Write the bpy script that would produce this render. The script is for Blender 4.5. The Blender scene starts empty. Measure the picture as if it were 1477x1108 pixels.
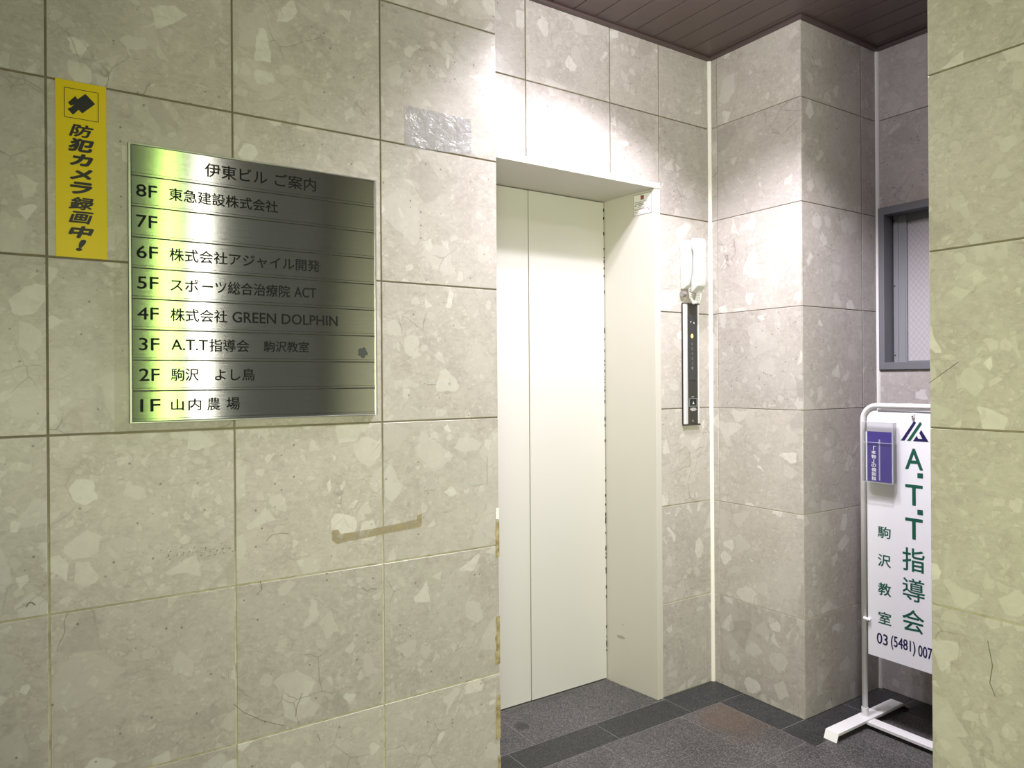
import bpy, bmesh, math, random
from mathutils import Vector, Matrix
random.seed(7)
S = bpy.context.scene
C = S.collection
FZ = 1.306                      # eye height above the lobby floor
CEIL = 2.684

# ------------------------------------------------------------------ camera
def set_camera():
    f, sy, roll, yaw = 1051.59, -6.3, -0.0069, 0.9837
    fw = Vector((math.cos(yaw), math.sin(yaw), 0)); rt = Vector((math.sin(yaw), -math.cos(yaw), 0)); up = Vector((0, 0, 1))
    c, s = math.cos(roll), math.sin(roll)
    r = rt*c + up*s; u = up*c - rt*s
    cam = bpy.data.objects.new('camera', bpy.data.cameras.new('camera')); C.objects.link(cam)
    M = Matrix((r, u, -fw)).transposed().to_4x4(); M.translation = Vector((0, 0, FZ))
    cam.matrix_world = M
    cam.data.sensor_width = 36; cam.data.lens = 36*f/1477; cam.data.shift_y = sy/1477
    cam.data.clip_start = .02
    S.camera = cam
set_camera()

# ------------------------------------------------------------------ world, lamps, exposure
S.view_settings.view_transform = 'Standard'; S.view_settings.look = 'None'
S.view_settings.gamma = 1; S.view_settings.use_curve_mapping = False
S.view_settings.exposure = 0.0
W = bpy.data.worlds.new('street'); S.world = W; W.use_nodes = True
W.node_tree.nodes['Background'].inputs[0].default_value = (.62, .64, .55, 1)
W.node_tree.nodes['Background'].inputs[1].default_value = .155

def spot(name, loc, power, angle, blend, radius, col, target=None):
    l = bpy.data.lights.new(name, 'SPOT'); l.energy = power; l.spot_size = math.radians(angle); l.spot_blend = blend
    l.shadow_soft_size = radius; l.color = col
    o = bpy.data.objects.new(name, l); C.objects.link(o); o.location = loc
    if target is not None:
        o.rotation_euler = (Vector(target)-Vector(loc)).to_track_quat('-Z', 'Y').to_euler()
    return o
def area(name, loc, target, sx, sy, power, col, spread=180):
    l = bpy.data.lights.new(name, 'AREA'); l.shape = 'RECTANGLE'; l.size = sx; l.size_y = sy; l.energy = power; l.color = col; l.spread = math.radians(spread)
    o = bpy.data.objects.new(name, l); C.objects.link(o); o.location = loc
    o.rotation_euler = (Vector(target)-Vector(loc)).to_track_quat('-Z', 'Z').to_euler()
    return o
LOBBY = (1, .94, 1.03)
def downlight(x, y, power, glow):
    spot('lobby_downlight', (x, y, CEIL-.012), power, 126, .45, .045, LOBBY)
    l = bpy.data.lights.new('lobby_glow', 'POINT'); l.energy = glow; l.shadow_soft_size = .05; l.color = LOBBY   # the dome's sideways glow
    o = bpy.data.objects.new('lobby_glow', l); C.objects.link(o); o.location = (x, y, CEIL-.07)
downlight(1.60, 1.69, 60, 4); downlight(1.72, 1.555, 84, 4); downlight(1.85, 1.05, 135, 8)
area('street_white_sign', (.905, -1.0, 1.58), (.9, 1.9, 1.58), .09, 2.1, 4.2, (1, .94, .84))
area('street_green_sign', (.712, -1.0, 1.58), (.7, 1.9, 1.58), .07, 2.1, 4.2, (.64, 1, .20))
area('added_green_fill', (-.55, -1.15, 1.12), (1.52, 1.22, 1.18), .7, 1.1, 26, (.97, 1, .62), 84)  # unseen greenish fill lamp, added and aimed to brighten column and left wall

# ------------------------------------------------------------------ mesh helpers
def box(bm, x0, x1, y0, y1, z0, z1, mi=0):
    v = [bm.verts.new(p) for p in ((x0,y0,z0),(x1,y0,z0),(x1,y1,z0),(x0,y1,z0),(x0,y0,z1),(x1,y0,z1),(x1,y1,z1),(x0,y1,z1))]
    fs = []
    for idx in ((0,3,2,1),(4,5,6,7),(0,1,5,4),(1,2,6,5),(2,3,7,6),(3,0,4,7)):
        f = bm.faces.new([v[i] for i in idx]); f.material_index = mi; fs.append(f)
    return fs
def prism(bm, poly, axis, a, b, mi=0):
    """poly = 2-D outline in the two other axes (in x,y,z order), swept from a to b along axis"""
    def P(p, t):
        q = list(p); q.insert(axis, t); return q
    lo = [bm.verts.new(P(p, a)) for p in poly]; hi = [bm.verts.new(P(p, b)) for p in poly]
    n = len(poly)
    for f in ([bm.faces.new(lo)], [bm.faces.new(list(reversed(hi)))]): f[0].material_index = mi
    for i in range(n):
        f = bm.faces.new((lo[i], hi[i], hi[(i+1) % n], lo[(i+1) % n])); f.material_index = mi
def tube(bm, pts, r, n=12, closed=False, caps=True):
    pts = [Vector(p) for p in pts]; rings = []
    prev = None
    for i, p in enumerate(pts):
        a = pts[max(0, i-1)]; b = pts[min(len(pts)-1, i+1)]
        t = (b-a).normalized()
        if prev is None:
            nrm = t.orthogonal().normalized()
        else:
            nrm = (prev - t*prev.dot(t)); nrm = nrm.normalized() if nrm.length > 1e-6 else t.orthogonal().normalized()
        prev = nrm; bi = t.cross(nrm)
        rr = r[i] if isinstance(r, (list, tuple)) else r
        rings.append([bm.verts.new(p + (nrm*math.cos(2*math.pi*k/n) + bi*math.sin(2*math.pi*k/n))*rr) for k in range(n)])
    for A, B in zip(rings, rings[1:]):
        for k in range(n):
            bm.faces.new((A[k], A[(k+1) % n], B[(k+1) % n], B[k])).smooth = True
    if caps:
        bm.faces.new(list(reversed(rings[0]))); bm.faces.new(rings[-1])
def obj(name, bm, mats, parent=None, bevel=0, seg=2, smooth=False):
    bmesh.ops.recalc_face_normals(bm, faces=bm.faces[:])
    if bevel:
        es = [e for e in bm.edges if len(e.link_faces) == 2 and e.calc_face_angle(0) > .35]
        bmesh.ops.bevel(bm, geom=es, offset=bevel, segments=seg, affect='EDGES', profile=.5, clamp_overlap=True)
    me = bpy.data.meshes.new(name); bm.to_mesh(me); bm.free()
    for m in (mats if isinstance(mats, (list, tuple)) else [mats]): me.materials.append(m)
    if smooth:
        for p in me.polygons: p.use_smooth = True
        me.set_sharp_from_angle(angle=math.radians(40))
    o = bpy.data.objects.new(name, me); C.objects.link(o)
    if parent: o.parent = parent; o.matrix_parent_inverse = parent.matrix_basis.inverted()
    return o
def B(): return bmesh.new()
def thing(name, label, cat, loc, group=None):
    o = bpy.data.objects.new(name, None); C.objects.link(o); o.location = loc; o.empty_display_size = .05
    o['label'] = label; o['category'] = cat
    if group: o['group'] = group
    return o
def tag(o, label, cat, group=None):
    o['label'] = label; o['category'] = cat
    if group: o['group'] = group
    return o
def struct(o): o['kind'] = 'structure'; return o

def text(name, body, mat, frame, u0, u1, v0, v1, parent=None, bold=0.0, shear=0.0, thick=.0004, spread=0.0):
    """lettering fitted to the box u0..u1, v0..v1 of the plane frame = (origin, u, v, normal)"""
    cu = bpy.data.curves.new(name, 'FONT'); cu.body = body; cu.size = 1; cu.offset = bold; cu.shear = shear
    cu.resolution_u = 3; cu.fill_mode = 'FRONT'
    t = bpy.data.objects.new(name, cu); C.objects.link(t)
    dg = bpy.context.evaluated_depsgraph_get()
    me = bpy.data.meshes.new_from_object(t.evaluated_get(dg)); me.name = name
    bpy.data.objects.remove(t); bpy.data.curves.remove(cu)
    xs = [v.co.x for v in me.vertices]; ys = [v.co.y for v in me.vertices]
    if not xs: return None
    x0, x1, y0, y1 = min(xs), max(xs), min(ys), max(ys)
    bm = bmesh.new(); bm.from_mesh(me)
    bmesh.ops.remove_doubles(bm, verts=bm.verts, dist=1e-5)
    o_, u, v, n = [Vector(q) for q in frame]
    for vt in bm.verts:
        a = u0 + (vt.co.x-x0)/max(1e-6, x1-x0)*(u1-u0); b = v0 + (vt.co.y-y0)/max(1e-6, y1-y0)*(v1-v0)
        vt.co = o_ + u*a + v*b + n*thick
    for f in bm.faces:
        f.normal_update()
        if f.normal.dot(n) < 0: f.normal_flip()
    if spread:      # heavy lettering: widen every stroke
        base = list(bm.faces)
        for k in range(8):
            a = 2*math.pi*k/8; d = bmesh.ops.duplicate(bm, geom=base)
            dv = u*(spread*math.cos(a)) + v*(spread*math.sin(a)*.8) + n*(.00001*(k+1))
            for g in d['geom']:
                if isinstance(g, bmesh.types.BMVert): g.co += dv
    bm.to_mesh(me); bm.free(); me.materials.clear(); me.materials.append(mat)
    o = bpy.data.objects.new(name, me); C.objects.link(o)
    if parent: o.parent = parent; o.matrix_parent_inverse = parent.matrix_basis.inverted()
    return o
def polys(name, plist, mat, frame, parent=None, thick=.0006):
    bm = B(); o_, u, v, n = [Vector(q) for q in frame]
    for pl in plist:
        f = bm.faces.new([bm.verts.new(o_ + u*a + v*b + n*thick) for a, b in pl]); f.normal_update()
        if f.normal.dot(n) < 0: f.normal_flip()
    bmesh.ops.triangulate(bm, faces=bm.faces[:])
    me = bpy.data.meshes.new(name); bm.to_mesh(me); bm.free(); me.materials.append(mat)
    o = bpy.data.objects.new(name, me); C.objects.link(o)
    if parent: o.parent = parent; o.matrix_parent_inverse = parent.matrix_basis.inverted()
    return o

def blob(cu, cv, ru, rv, n=18, ph=0):
    return [(cu + ru*math.cos(2*math.pi*k/n)*(1+.25*math.sin(3*k+ph)), cv + rv*math.sin(2*math.pi*k/n)*(1+.2*math.cos(2*k+ph))) for k in range(n)]
# ------------------------------------------------------------------ materials
class NT:
    def __init__(s, name):
        s.m = bpy.data.materials.new(name); s.m.use_nodes = True; s.t = s.m.node_tree; s.t.nodes.clear()
        s.out = s.n('ShaderNodeOutputMaterial'); s.p = s.n('ShaderNodeBsdfPrincipled'); s.l(s.p.outputs[0], s.out.inputs[0])
    def n(s, k, **kw):
        q = s.t.nodes.new(k)
        for a, b in kw.items(): setattr(q, a, b)
        return q
    def l(s, a, b): s.t.links.new(a, b)
    def inp(s, node, key, val):
        if hasattr(val, 'is_output') or isinstance(val, bpy.types.NodeSocket): s.l(val, node.inputs[key])
        else: node.inputs[key].default_value = val
    def math(s, op, a, b=0.0, clamp=False):
        q = s.n('ShaderNodeMath', operation=op, use_clamp=clamp); s.inp(q, 0, a); s.inp(q, 1, b); return q.outputs[0]
    def vmath(s, op, a, b=(0, 0, 0)):
        q = s.n('ShaderNodeVectorMath', operation=op); s.inp(q, 0, a); s.inp(q, 1, b); return q.outputs[0]
    def scale(s, a, k):
        q = s.n('ShaderNodeVectorMath', operation='SCALE'); s.inp(q, 0, a); s.inp(q, 3, k); return q.outputs[0]
    def step(s, x, a, b, lo=0.0, hi=1.0):
        q = s.n('ShaderNodeMapRange', interpolation_type='SMOOTHSTEP'); s.inp(q, 0, x); s.inp(q, 1, a); s.inp(q, 2, b); s.inp(q, 3, lo); s.inp(q, 4, hi); return q.outputs[0]
    def noise(s, v, sc, det=3, rough=.55, dist=0):
        q = s.n('ShaderNodeTexNoise'); s.l(v, q.inputs['Vector']); q.inputs['Scale'].default_value = sc; q.inputs['Detail'].default_value = det
        q.inputs['Roughness'].default_value = rough; q.inputs['Distortion'].default_value = dist; return q
    def vor(s, v, sc, feat='F1'):
        q = s.n('ShaderNodeTexVoronoi', feature=feat); s.l(v, q.inputs['Vector']); q.inputs['Scale'].default_value = sc; return q
    def mix(s, f, a, b, blend='MIX'):
        q = s.n('ShaderNodeMix', data_type='RGBA', blend_type=blend); s.inp(q, 0, f); s.inp(q, 6, a); s.inp(q, 7, b); return q.outputs[2]
    def obj(s): return s.n('ShaderNodeTexCoord').outputs['Object']
    def set(s, **kw):
        names = dict(color='Base Color', rough='Roughness', metal='Metallic', spec='Specular IOR Level', coat='Coat Weight', aniso='Anisotropic',
                     trans='Transmission Weight', ior='IOR', alpha='Alpha', emit='Emission Strength', emitc='Emission Color', normal='Normal', sub='Subsurface Weight', tangent='Tangent', anirot='Anisotropic Rotation')
        for k, v in kw.items(): s.inp(s.p, names[k], v)
        return s.m
def bump(n, h, strength, dist=.002):
    b = n.n('ShaderNodeBump'); b.inputs['Strength'].default_value = strength; b.inputs['Distance'].default_value = dist; n.l(h, b.inputs['Height']); return b.outputs[0]
def rgb(*c): return (c[0], c[1], c[2], 1)

def marble_mat():
    n = NT('breccia_marble')
    P = n.obj()
    at = n.n('ShaderNodeAttribute'); at.attribute_name = 'slab'
    off = at.outputs['Vector']
    V = n.vmath('ADD', P, off)
    w1 = n.noise(V, 7, 3); w2 = n.noise(V, 30, 2)
    d1 = n.scale(n.vmath('SUBTRACT', w1.outputs['Color'], (.5, .5, .5)), .040)
    d2 = n.scale(n.vmath('SUBTRACT', w2.outputs['Color'], (.5, .5, .5)), .012)
    D = n.vmath('ADD', n.vmath('ADD', V, d1), d2)
    # ground mass: mottled grey beige
    g = n.noise(D, 5, 6, .62)
    base = n.mix(n.step(g.outputs[0], .3, .72), rgb(0.356, 0.326, 0.311), rgb(0.427, 0.397, 0.384))
    g2 = n.noise(D, 26, 5, .68)
    base = n.mix(n.step(g2.outputs[0], .42, .75, 0, .5), base, rgb(0.464, 0.436, 0.423))
    g3 = n.noise(D, 90, 3, .7)
    base = n.mix(n.step(g3.outputs[0], .56, .78, 0, .6), base, rgb(0.297, 0.268, 0.252))
    g4 = n.noise(n.vmath('MULTIPLY', D, (1, 1, 1.6)), 48, 6, .75, .8)
    base = n.mix(n.step(g4.outputs[0], .40, .66, 0, .5), base, rgb(.500, .470, .450))
    base = n.mix(n.step(g4.outputs[0], .30, .44, .45, 0), base, rgb(.290, .260, .240))
    # stone fragments of three sizes
    for sc, thr, c0, c1, mn, mx, op in ((8.5, .80, rgb(0.450, 0.419, 0.407), rgb(0.585, 0.567, 0.563), .02, .26, .70), (17, .80, rgb(0.459, 0.432, 0.416), rgb(0.621, 0.603, 0.595), .03, .26, .88), (36, .74, rgb(0.450, 0.423, 0.407), rgb(0.585, 0.558, 0.544), .05, .3, .6), (80, .72, rgb(0.468, 0.441, 0.421), rgb(0.567, 0.540, 0.522), .06, .3, .5)):
        ve = n.vor(D, sc, 'DISTANCE_TO_EDGE'); vc = n.vor(D, sc)
        se = n.n('ShaderNodeSeparateColor'); n.l(vc.outputs['Color'], se.inputs[0])
        pick = n.math('GREATER_THAN', se.outputs[0], thr)
        th = n.math('MULTIPLY_ADD', se.outputs[1], mx-mn); th.node.inputs[2].default_value = mn
        edge = n.step(n.math('SUBTRACT', ve.outputs['Distance'], th), 0.0, .035)
        m = n.math('MULTIPLY', n.math('MULTIPLY', pick, edge), n.step(n.noise(D, 60, 3).outputs[0], .2, .5, .55, 1))
        cc = n.mix(n.math('POWER', se.outputs[2], 1.5), c0, c1)
        inner = n.noise(D, sc*3, 3)
        cc = n.mix(n.step(inner.outputs[0], .35, .7, 0, .35), cc, c0)
        base = n.mix(n.math('MULTIPLY', m, op), base, cc)
    # a few darker fragments
    ve = n.vor(n.vmath('ADD', D, (3.1, 7.7, 1.3)), 9, 'DISTANCE_TO_EDGE'); vc = n.vor(n.vmath('ADD', D, (3.1, 7.7, 1.3)), 9)
    se = n.n('ShaderNodeSeparateColor'); n.l(vc.outputs['Color'], se.inputs[0])
    m = n.math('MULTIPLY', n.math('GREATER_THAN', se.outputs[0], .972), n.step(ve.outputs['Distance'], .09, .12))
    base = n.mix(n.math('MULTIPLY', m, .4), base, rgb(0.306, 0.279, 0.264))
    # thin dark veins and pits
    vv = n.vor(D, 11, 'DISTANCE_TO_EDGE')
    vm = n.math('MULTIPLY', n.step(vv.outputs['Distance'], .0, .018, 1, 0), n.step(n.noise(V, 4, 2).outputs[0], .55, .68))
    base = n.mix(n.math('MULTIPLY', vm, .6), base, rgb(0.153, 0.131, 0.110))
    pit = n.vor(V, 60); ps = n.n('ShaderNodeSeparateColor'); n.l(pit.outputs['Color'], ps.inputs[0])
    pm = n.math('MULTIPLY', n.step(pit.outputs['Distance'], .10, .22, 1, 0), n.math('GREATER_THAN', ps.outputs[0], .93))
    base = n.mix(n.math('MULTIPLY', pm, .7), base, rgb(0.117, 0.099, 0.082))
    # tone of each slab
    wn = n.n('ShaderNodeTexWhiteNoise'); n.l(off, wn.inputs['Vector'])
    base = n.mix(1.0, base, n.mix(wn.outputs[0], rgb(.93, .93, .93), rgb(1.07, 1.07, 1.06)), 'MULTIPLY')
    return n.set(color=base, rough=n.step(g2.outputs[0], .3, .8, .27, .42), spec=.5, normal=bump(n, g3.outputs[0], .06, .001))
def grout_mat():
    n = NT('grout')
    P = n.obj(); z = n.n('ShaderNodeSeparateXYZ'); n.l(P, z.inputs[0])
    f = n.math('ADD', z.outputs[2], n.math('MULTIPLY', n.noise(P, 3, 3).outputs[0], .9))
    t = n.step(f, 1.0, 1.75)
    c = n.mix(t, rgb(.56, .53, .43), rgb(.16, .14, .10))
    c = n.mix(n.step(n.noise(P, 25, 4).outputs[0], .45, .7, 0, .6), c, rgb(.24, .21, .13))
    return n.set(color=c, rough=.85, spec=.2)
def plain(name, c, rough=.5, metal=0, spec=.5, vary=.0, vsc=6, **kw):
    n = NT(name); col = rgb(*c)
    if vary:
        nz = n.noise(n.obj(), vsc, 4)
        col = n.mix(nz.outputs[0], rgb(*[x*(1-vary) for x in c]), rgb(*[min(1, x*(1+vary)) for x in c]))
    return n.set(color=col, rough=rough, metal=metal, spec=spec, **kw)
def granite(name, a, b, rough=.55, stain=False):
    n = NT(name); P = n.obj()
    v = n.vor(P, 330); s = n.n('ShaderNodeSeparateColor'); n.l(v.outputs['Color'], s.inputs[0])
    c = n.mix(n.math('POWER', s.outputs[0], 2.2), rgb(*a), rgb(*b))
    v2 = n.vor(P, 620); s2 = n.n('ShaderNodeSeparateColor'); n.l(v2.outputs['Color'], s2.inputs[0])
    c = n.mix(n.math('MULTIPLY', n.math('GREATER_THAN', s2.outputs[1], .8), .55), c, rgb(a[0]*.45, a[1]*.45, a[2]*.45))
    big = n.noise(P, 3.2, 4)
    c = n.mix(1.0, c, n.mix(n.step(big.outputs[0], .3, .7), rgb(.80, .80, .81), rgb(1.15, 1.13, 1.11)), 'MULTIPLY')
    if stain:   # rusty stain near the inside corner
        d = n.n('ShaderNodeVectorMath', operation='DISTANCE'); n.l(P, d.inputs[0]); d.inputs[1].default_value = (2.24, 1.86, 0)
        f = n.math('ADD', d.outputs['Value'], n.math('MULTIPLY', n.math('SUBTRACT', n.noise(P, 9, 3).outputs[0], .5), .25))
        c = n.mix(n.step(f, .02, .20, .5, 0), c, rgb(.13, .085, .05))
        d = n.n('ShaderNodeVectorMath', operation='DISTANCE'); n.l(P, d.inputs[0]); d.inputs[1].default_value = (1.545, 2.27, 0)
        c = n.mix(n.step(d.outputs['Value'], .022, .034, .7, 0), c, rgb(.03, .03, .03))
    return n.set(color=c, rough=n.step(big.outputs[0], .3, .7, rough-.1, rough+.1), spec=.4, normal=bump(n, s.outputs[0], .08, .001))
def steel_mat(name, base=(.74, .76, .72), rough=.19, aniso=1.0):
    n = NT(name)
    uv = n.n('ShaderNodeUVMap'); uv.uv_map = 'UVMap'
    mp = n.n('ShaderNodeMapping'); mp.inputs['Scale'].default_value = (3, 900, 1); n.l(uv.outputs[0], mp.inputs[0])
    st = n.noise(mp.outputs[0], 1, 4, .7)
    mp2 = n.n('ShaderNodeMapping'); mp2.inputs['Scale'].default_value = (14, 420, 1); n.l(uv.outputs[0], mp2.inputs[0])
    st2 = n.noise(mp2.outputs[0], 1, 3, .6)
    tg = n.n('ShaderNodeTangent', direction_type='UV_MAP'); tg.uv_map = 'UVMap'
    c = n.mix(st.outputs[0], rgb(*[x*.86 for x in base]), rgb(*[min(1, x*1.12) for x in base]))
    return n.set(color=c, metal=1, rough=n.step(st2.outputs[0], .3, .7, rough-.02, rough+.03), aniso=aniso, anirot=.25, tangent=tg.outputs[0])
M = {}
M['marble'] = marble_mat(); M['grout'] = grout_mat()
M['ceil'] = plain('brown_ceiling_slat', (.112, .080, .080), .42, vary=.08)
M['ceil_gap'] = plain('slat_gap', (.008, .006, .006), .9)
M['ceil_trim'] = plain('brown_ceiling_trim', (.090, .063, .063), .4)
M['field'] = granite('grey_granite', (.048, .0465, .046), (.20, .193, .19), .55, True)
M['band'] = granite('black_granite', (.020, .021, .022), (.085, .088, .088), .5)
M['joint'] = plain('floor_joint', (.20, .195, .18), .9)
M['cream'] = plain('cream_enamel', (.53, .51, .475), .38, vary=.03, vsc=2)
M['door'] = plain('cream_door_enamel', (.58, .57, .555), .33, vary=.02, vsc=2)
M['dark'] = plain('dark_gap', (.01, .01, .01), .8)
M['sill'] = plain('worn_sill', (.36, .36, .35), .4, .8)
M['caulk'] = plain('white_caulk', (.80, .79, .76), .55, vary=.06, vsc=12)
M['yellow'] = plain('yellow_vinyl', (.64, .49, .003), .35, vary=.03, vsc=14)
M['black'] = plain('black_ink', (.008, .008, .010), .5)
M['steel'] = steel_mat('brushed_steel'); M['steel_frame'] = steel_mat('brushed_steel_frame', (.62, .62, .60), .3, .3)
M['engrave'] = plain('engraved_black', (.010, .011, .010), .7, spec=.1)
M['rail'] = plain('silver_rail', (.62, .62, .65), .35, .25)
M['bronze'] = plain('dark_panel', (.045, .042, .040), .38, .3)
M['panel_black'] = plain('indicator_plastic', (.030, .031, .034), .22)
M['dim'] = plain('dim_digit', (.16, .16, .17), .5)
M['pale_mark'] = plain('pale_mark', (.55, .54, .52), .7)
M['wear'] = plain('worn_patch', (.40, .39, .38), .7, vary=.2, vsc=120)
n = NT('amber_lamp'); M['amber'] = n.set(color=rgb(.9, .6, .1), emitc=rgb(1, .72, .12), emit=3.0)
M['phone'] = plain('white_plastic', (.56, .56, .56), .4)
M['cord'] = plain('white_cord', (.78, .77, .75), .45)
M['grey_knob'] = plain('grey_rubber', (.22, .21, .20), .6)
M['alu'] = plain('grey_aluminium', (.165, .168, .182), .5, .1)
M['alu_light'] = plain('silver_aluminium', (.30, .31, .33), .45, .3)
M['white'] = plain('white_enamel', (.82, .82, .82), .28)
M['panel'] = plain('white_sign_panel', (.92, .93, .97), .35)
M['green'] = plain('green_letter', (.004, .10, .062), .4)
M['navy'] = plain('navy_letter', (.012, .010, .085), .4)
M['purple'] = plain('purple_print', (.060, .045, .24), .32)
M['paper'] = plain('white_paper', (.80, .80, .84), .6)
M['print_white'] = plain('white_print', (.82, .82, .86), .5)
M['print_grey'] = plain('grey_print', (.30, .29, .33), .6)
M['print_rose'] = plain('rose_print', (.34, .10, .16), .6)
M['print_brown'] = plain('brown_print', (.20, .06, .035), .6)
M['label'] = plain('white_label', (.78, .78, .78), .4)
M['label_edge'] = plain('label_edge', (.26, .24, .26), .5)
for nm, fac in (('acrylic', .22), ('acrylic_front', .035)):
    n = NT(nm); tr = n.n('ShaderNodeBsdfTransparent'); mx = n.n('ShaderNodeMixShader'); mx.inputs[0].default_value = fac
    n.l(tr.outputs[0], mx.inputs[1]); n.l(n.p.outputs[0], mx.inputs[2]); n.l(mx.outputs[0], n.out.inputs[0])
    M[nm] = n.set(color=rgb(.30, .305, .31), rough=.08, spec=.8)
M['acrylic_edge'] = plain('acrylic_edge', (.66, .67, .68), .15)
n = NT('tape_residue')
rz = n.noise(n.obj(), 45, 4)
M['residue'] = n.set(color=n.mix(n.step(rz.outputs[0], .35, .65), rgb(.23, .175, .075), rgb(.42, .36, .22)), rough=.75)
n = NT('brown_glue_stain')
tr = n.n('ShaderNodeBsdfTransparent'); mx = n.n('ShaderNodeMixShader')
n.l(n.step(n.noise(n.obj(), 38, 4).outputs[0], .30, .62, .35, .85), mx.inputs[0]); n.l(tr.outputs[0], mx.inputs[1]); n.l(n.p.outputs[0], mx.inputs[2]); n.l(mx.outputs[0], n.out.inputs[0])
M['glue'] = n.set(color=rgb(.33, .275, .17), rough=.7)
n = NT('clear_film')
P_ = n.obj(); wr = n.noise(P_, 22, 4, .6, 1.6)
tr = n.n('ShaderNodeBsdfTransparent'); mx = n.n('ShaderNodeMixShader'); mx.inputs[0].default_value = .42
n.l(tr.outputs[0], mx.inputs[1]); n.l(n.p.outputs[0], mx.inputs[2]); n.l(mx.outputs[0], n.out.inputs[0])
M['film'] = n.set(color=rgb(.42, .42, .47), rough=.16, spec=.8, normal=bump(n, wr.outputs[0], .55, .012))
n = NT('wired_frosted_glass')
P_ = n.obj(); sx = n.n('ShaderNodeSeparateXYZ'); n.l(P_, sx.inputs[0])
lines = None
for sg in (1, -1):
    a = n.math('ADD', n.math('MULTIPLY', sx.outputs[1], 46.0*sg), n.math('MULTIPLY', sx.outputs[2], 38.0))
    fr = n.math('ABSOLUTE', n.math('SUBTRACT', n.math('FRACT', a), .5))
    ln = n.step(fr, .0, .055, 1, 0)
    lines = ln if lines is None else n.math('MAXIMUM', lines, ln)
nz = n.noise(P_, 160, 2)
col = n.mix(n.math('MULTIPLY', lines, .62), rgb(.46, .44, .455), rgb(.13, .12, .125))
M['glass'] = n.set(color=col, rough=.3, spec=.5, normal=bump(n, nz.outputs[0], .25, .002))

# ------------------------------------------------------------------ slab walls
GAP = .0048
def slabs(name, rects, plane, face, depth, mats, gaps=None, bevel=.0009, relief=.0018):
    """tiles on a wall. plane 'y-' (faces -Y) or 'x-' (faces -X) or 'z+' ; face = coordinate of the tile faces; rects (a0,a1,b0,b1[,material])"""
    bm = B(); lay = bm.faces.layers.float_vector.new('slab')
    for i, r in enumerate(rects):
        a0, a1, b0, b1 = r[:4]; mi = r[4] if len(r) > 4 else 0
        g = (r[5] if len(r) > 5 else gaps if gaps is not None else GAP)
        if not isinstance(g, (tuple, list)): g = (g,)*4
        a0 += g[0]/2; a1 -= g[1]/2; b0 += g[2]/2; b1 -= g[3]/2
        rv = Vector((random.uniform(-40, 40), random.uniform(-40, 40), random.uniform(-40, 40)))
        e = bevel; t = relief
        def P(a, b, h):
            if plane == 'y-': return (a, face + t - h, b)
            if plane == 'x-': return (face + t - h, a, b)
            return (a, b, face - t + h)
        rings = []
        for (ins, h) in ((0, -.004), (0, t-e), (e, t)):
            rings.append([bm.verts.new(P(*q, h)) for q in ((a0+ins, b0+ins), (a1-ins, b0+ins), (a1-ins, b1-ins), (a0+ins, b1-ins))])
        fs = [bm.faces.new(rings[2])]
        for A, Bq in zip(rings, rings[1:]):
            for k in range(4): fs.append(bm.faces.new((A[k], A[(k+1) % 4], Bq[(k+1) % 4], Bq[k])))
        for f in fs: f[lay] = rv; f.material_index = mi
    return bm, lay
def finish(name, bm, mats, parent=None): return obj(name, bm, mats, parent)

# rows of wall tiles (z above floor)
rowsL = [0, .391, .786, 1.188, 1.588, 1.988, 2.388, CEIL]
rowsL = [0] + [.682-.4*k+FZ for k in (4, 3, 2, 1, 0, -1)] + [CEIL]
rowsE = [0] + [1.0749-.4*k+FZ for k in (5, 4, 3, 2, 1, 0)] + [CEIL]
rowsC = [0] + [.6846-.4*k+FZ for k in (4, 3, 2, 1, 0, -1)] + [CEIL]
LY, EY, PX, PY, WX, CX_ = 1.9262, 2.1465, 2.4619, 1.701, 2.9832, 1.7101

# left wall, in front of the lift wall, with its end face towards the lobby
cols = [-2.362, -1.962, -1.562, -1.162, -.762, -.362, .0382, .4368, .8387, 1.2299]
bm, _ = slabs('w', [(a, b, c, d) for a, b in zip(cols, cols[1:]) for c, d in zip(rowsL, rowsL[1:])], 'y-', LY, 0, None)
box(bm, -2.36, 1.2275, LY+.0022, 2.30, 0, CEIL, 1)
wl = struct(finish('wall_left', bm, [M['marble'], M['grout']]))
# lift wall
DO0, DO1, DT = 1.222, 2.156, 2.106      # casing outline
colsE = [1.06, 1.4955, 1.8955, 2.158, PX]
rects = []
for a, b in zip(colsE, colsE[1:]):
    for c, d in zip(rowsE, rowsE[1:]):
        if b <= 2.159:
            if d <= DT: continue
            c = max(c, DT)
        rects.append((max(a, 1.2299) if False else a, b, c, d))
bm, _ = slabs('w', rects, 'y-', EY, 0, None)
box(bm, 2.1575, PX, EY+.0022, 2.56, 0, CEIL, 1)
box(bm, 1.06, 2.1575, EY+.0022, 2.56, DT-.001, CEIL, 1)
box(bm, 1.06, 1.2219, EY+.16, 2.56, 0, DT-.001, 1)
box(bm, 1.2219, 2.1575, 2.50, 2.56, 0, DT-.001, 2)
struct(finish('wall_back', bm, [M['marble'], M['grout'], M['dark']]))
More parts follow.
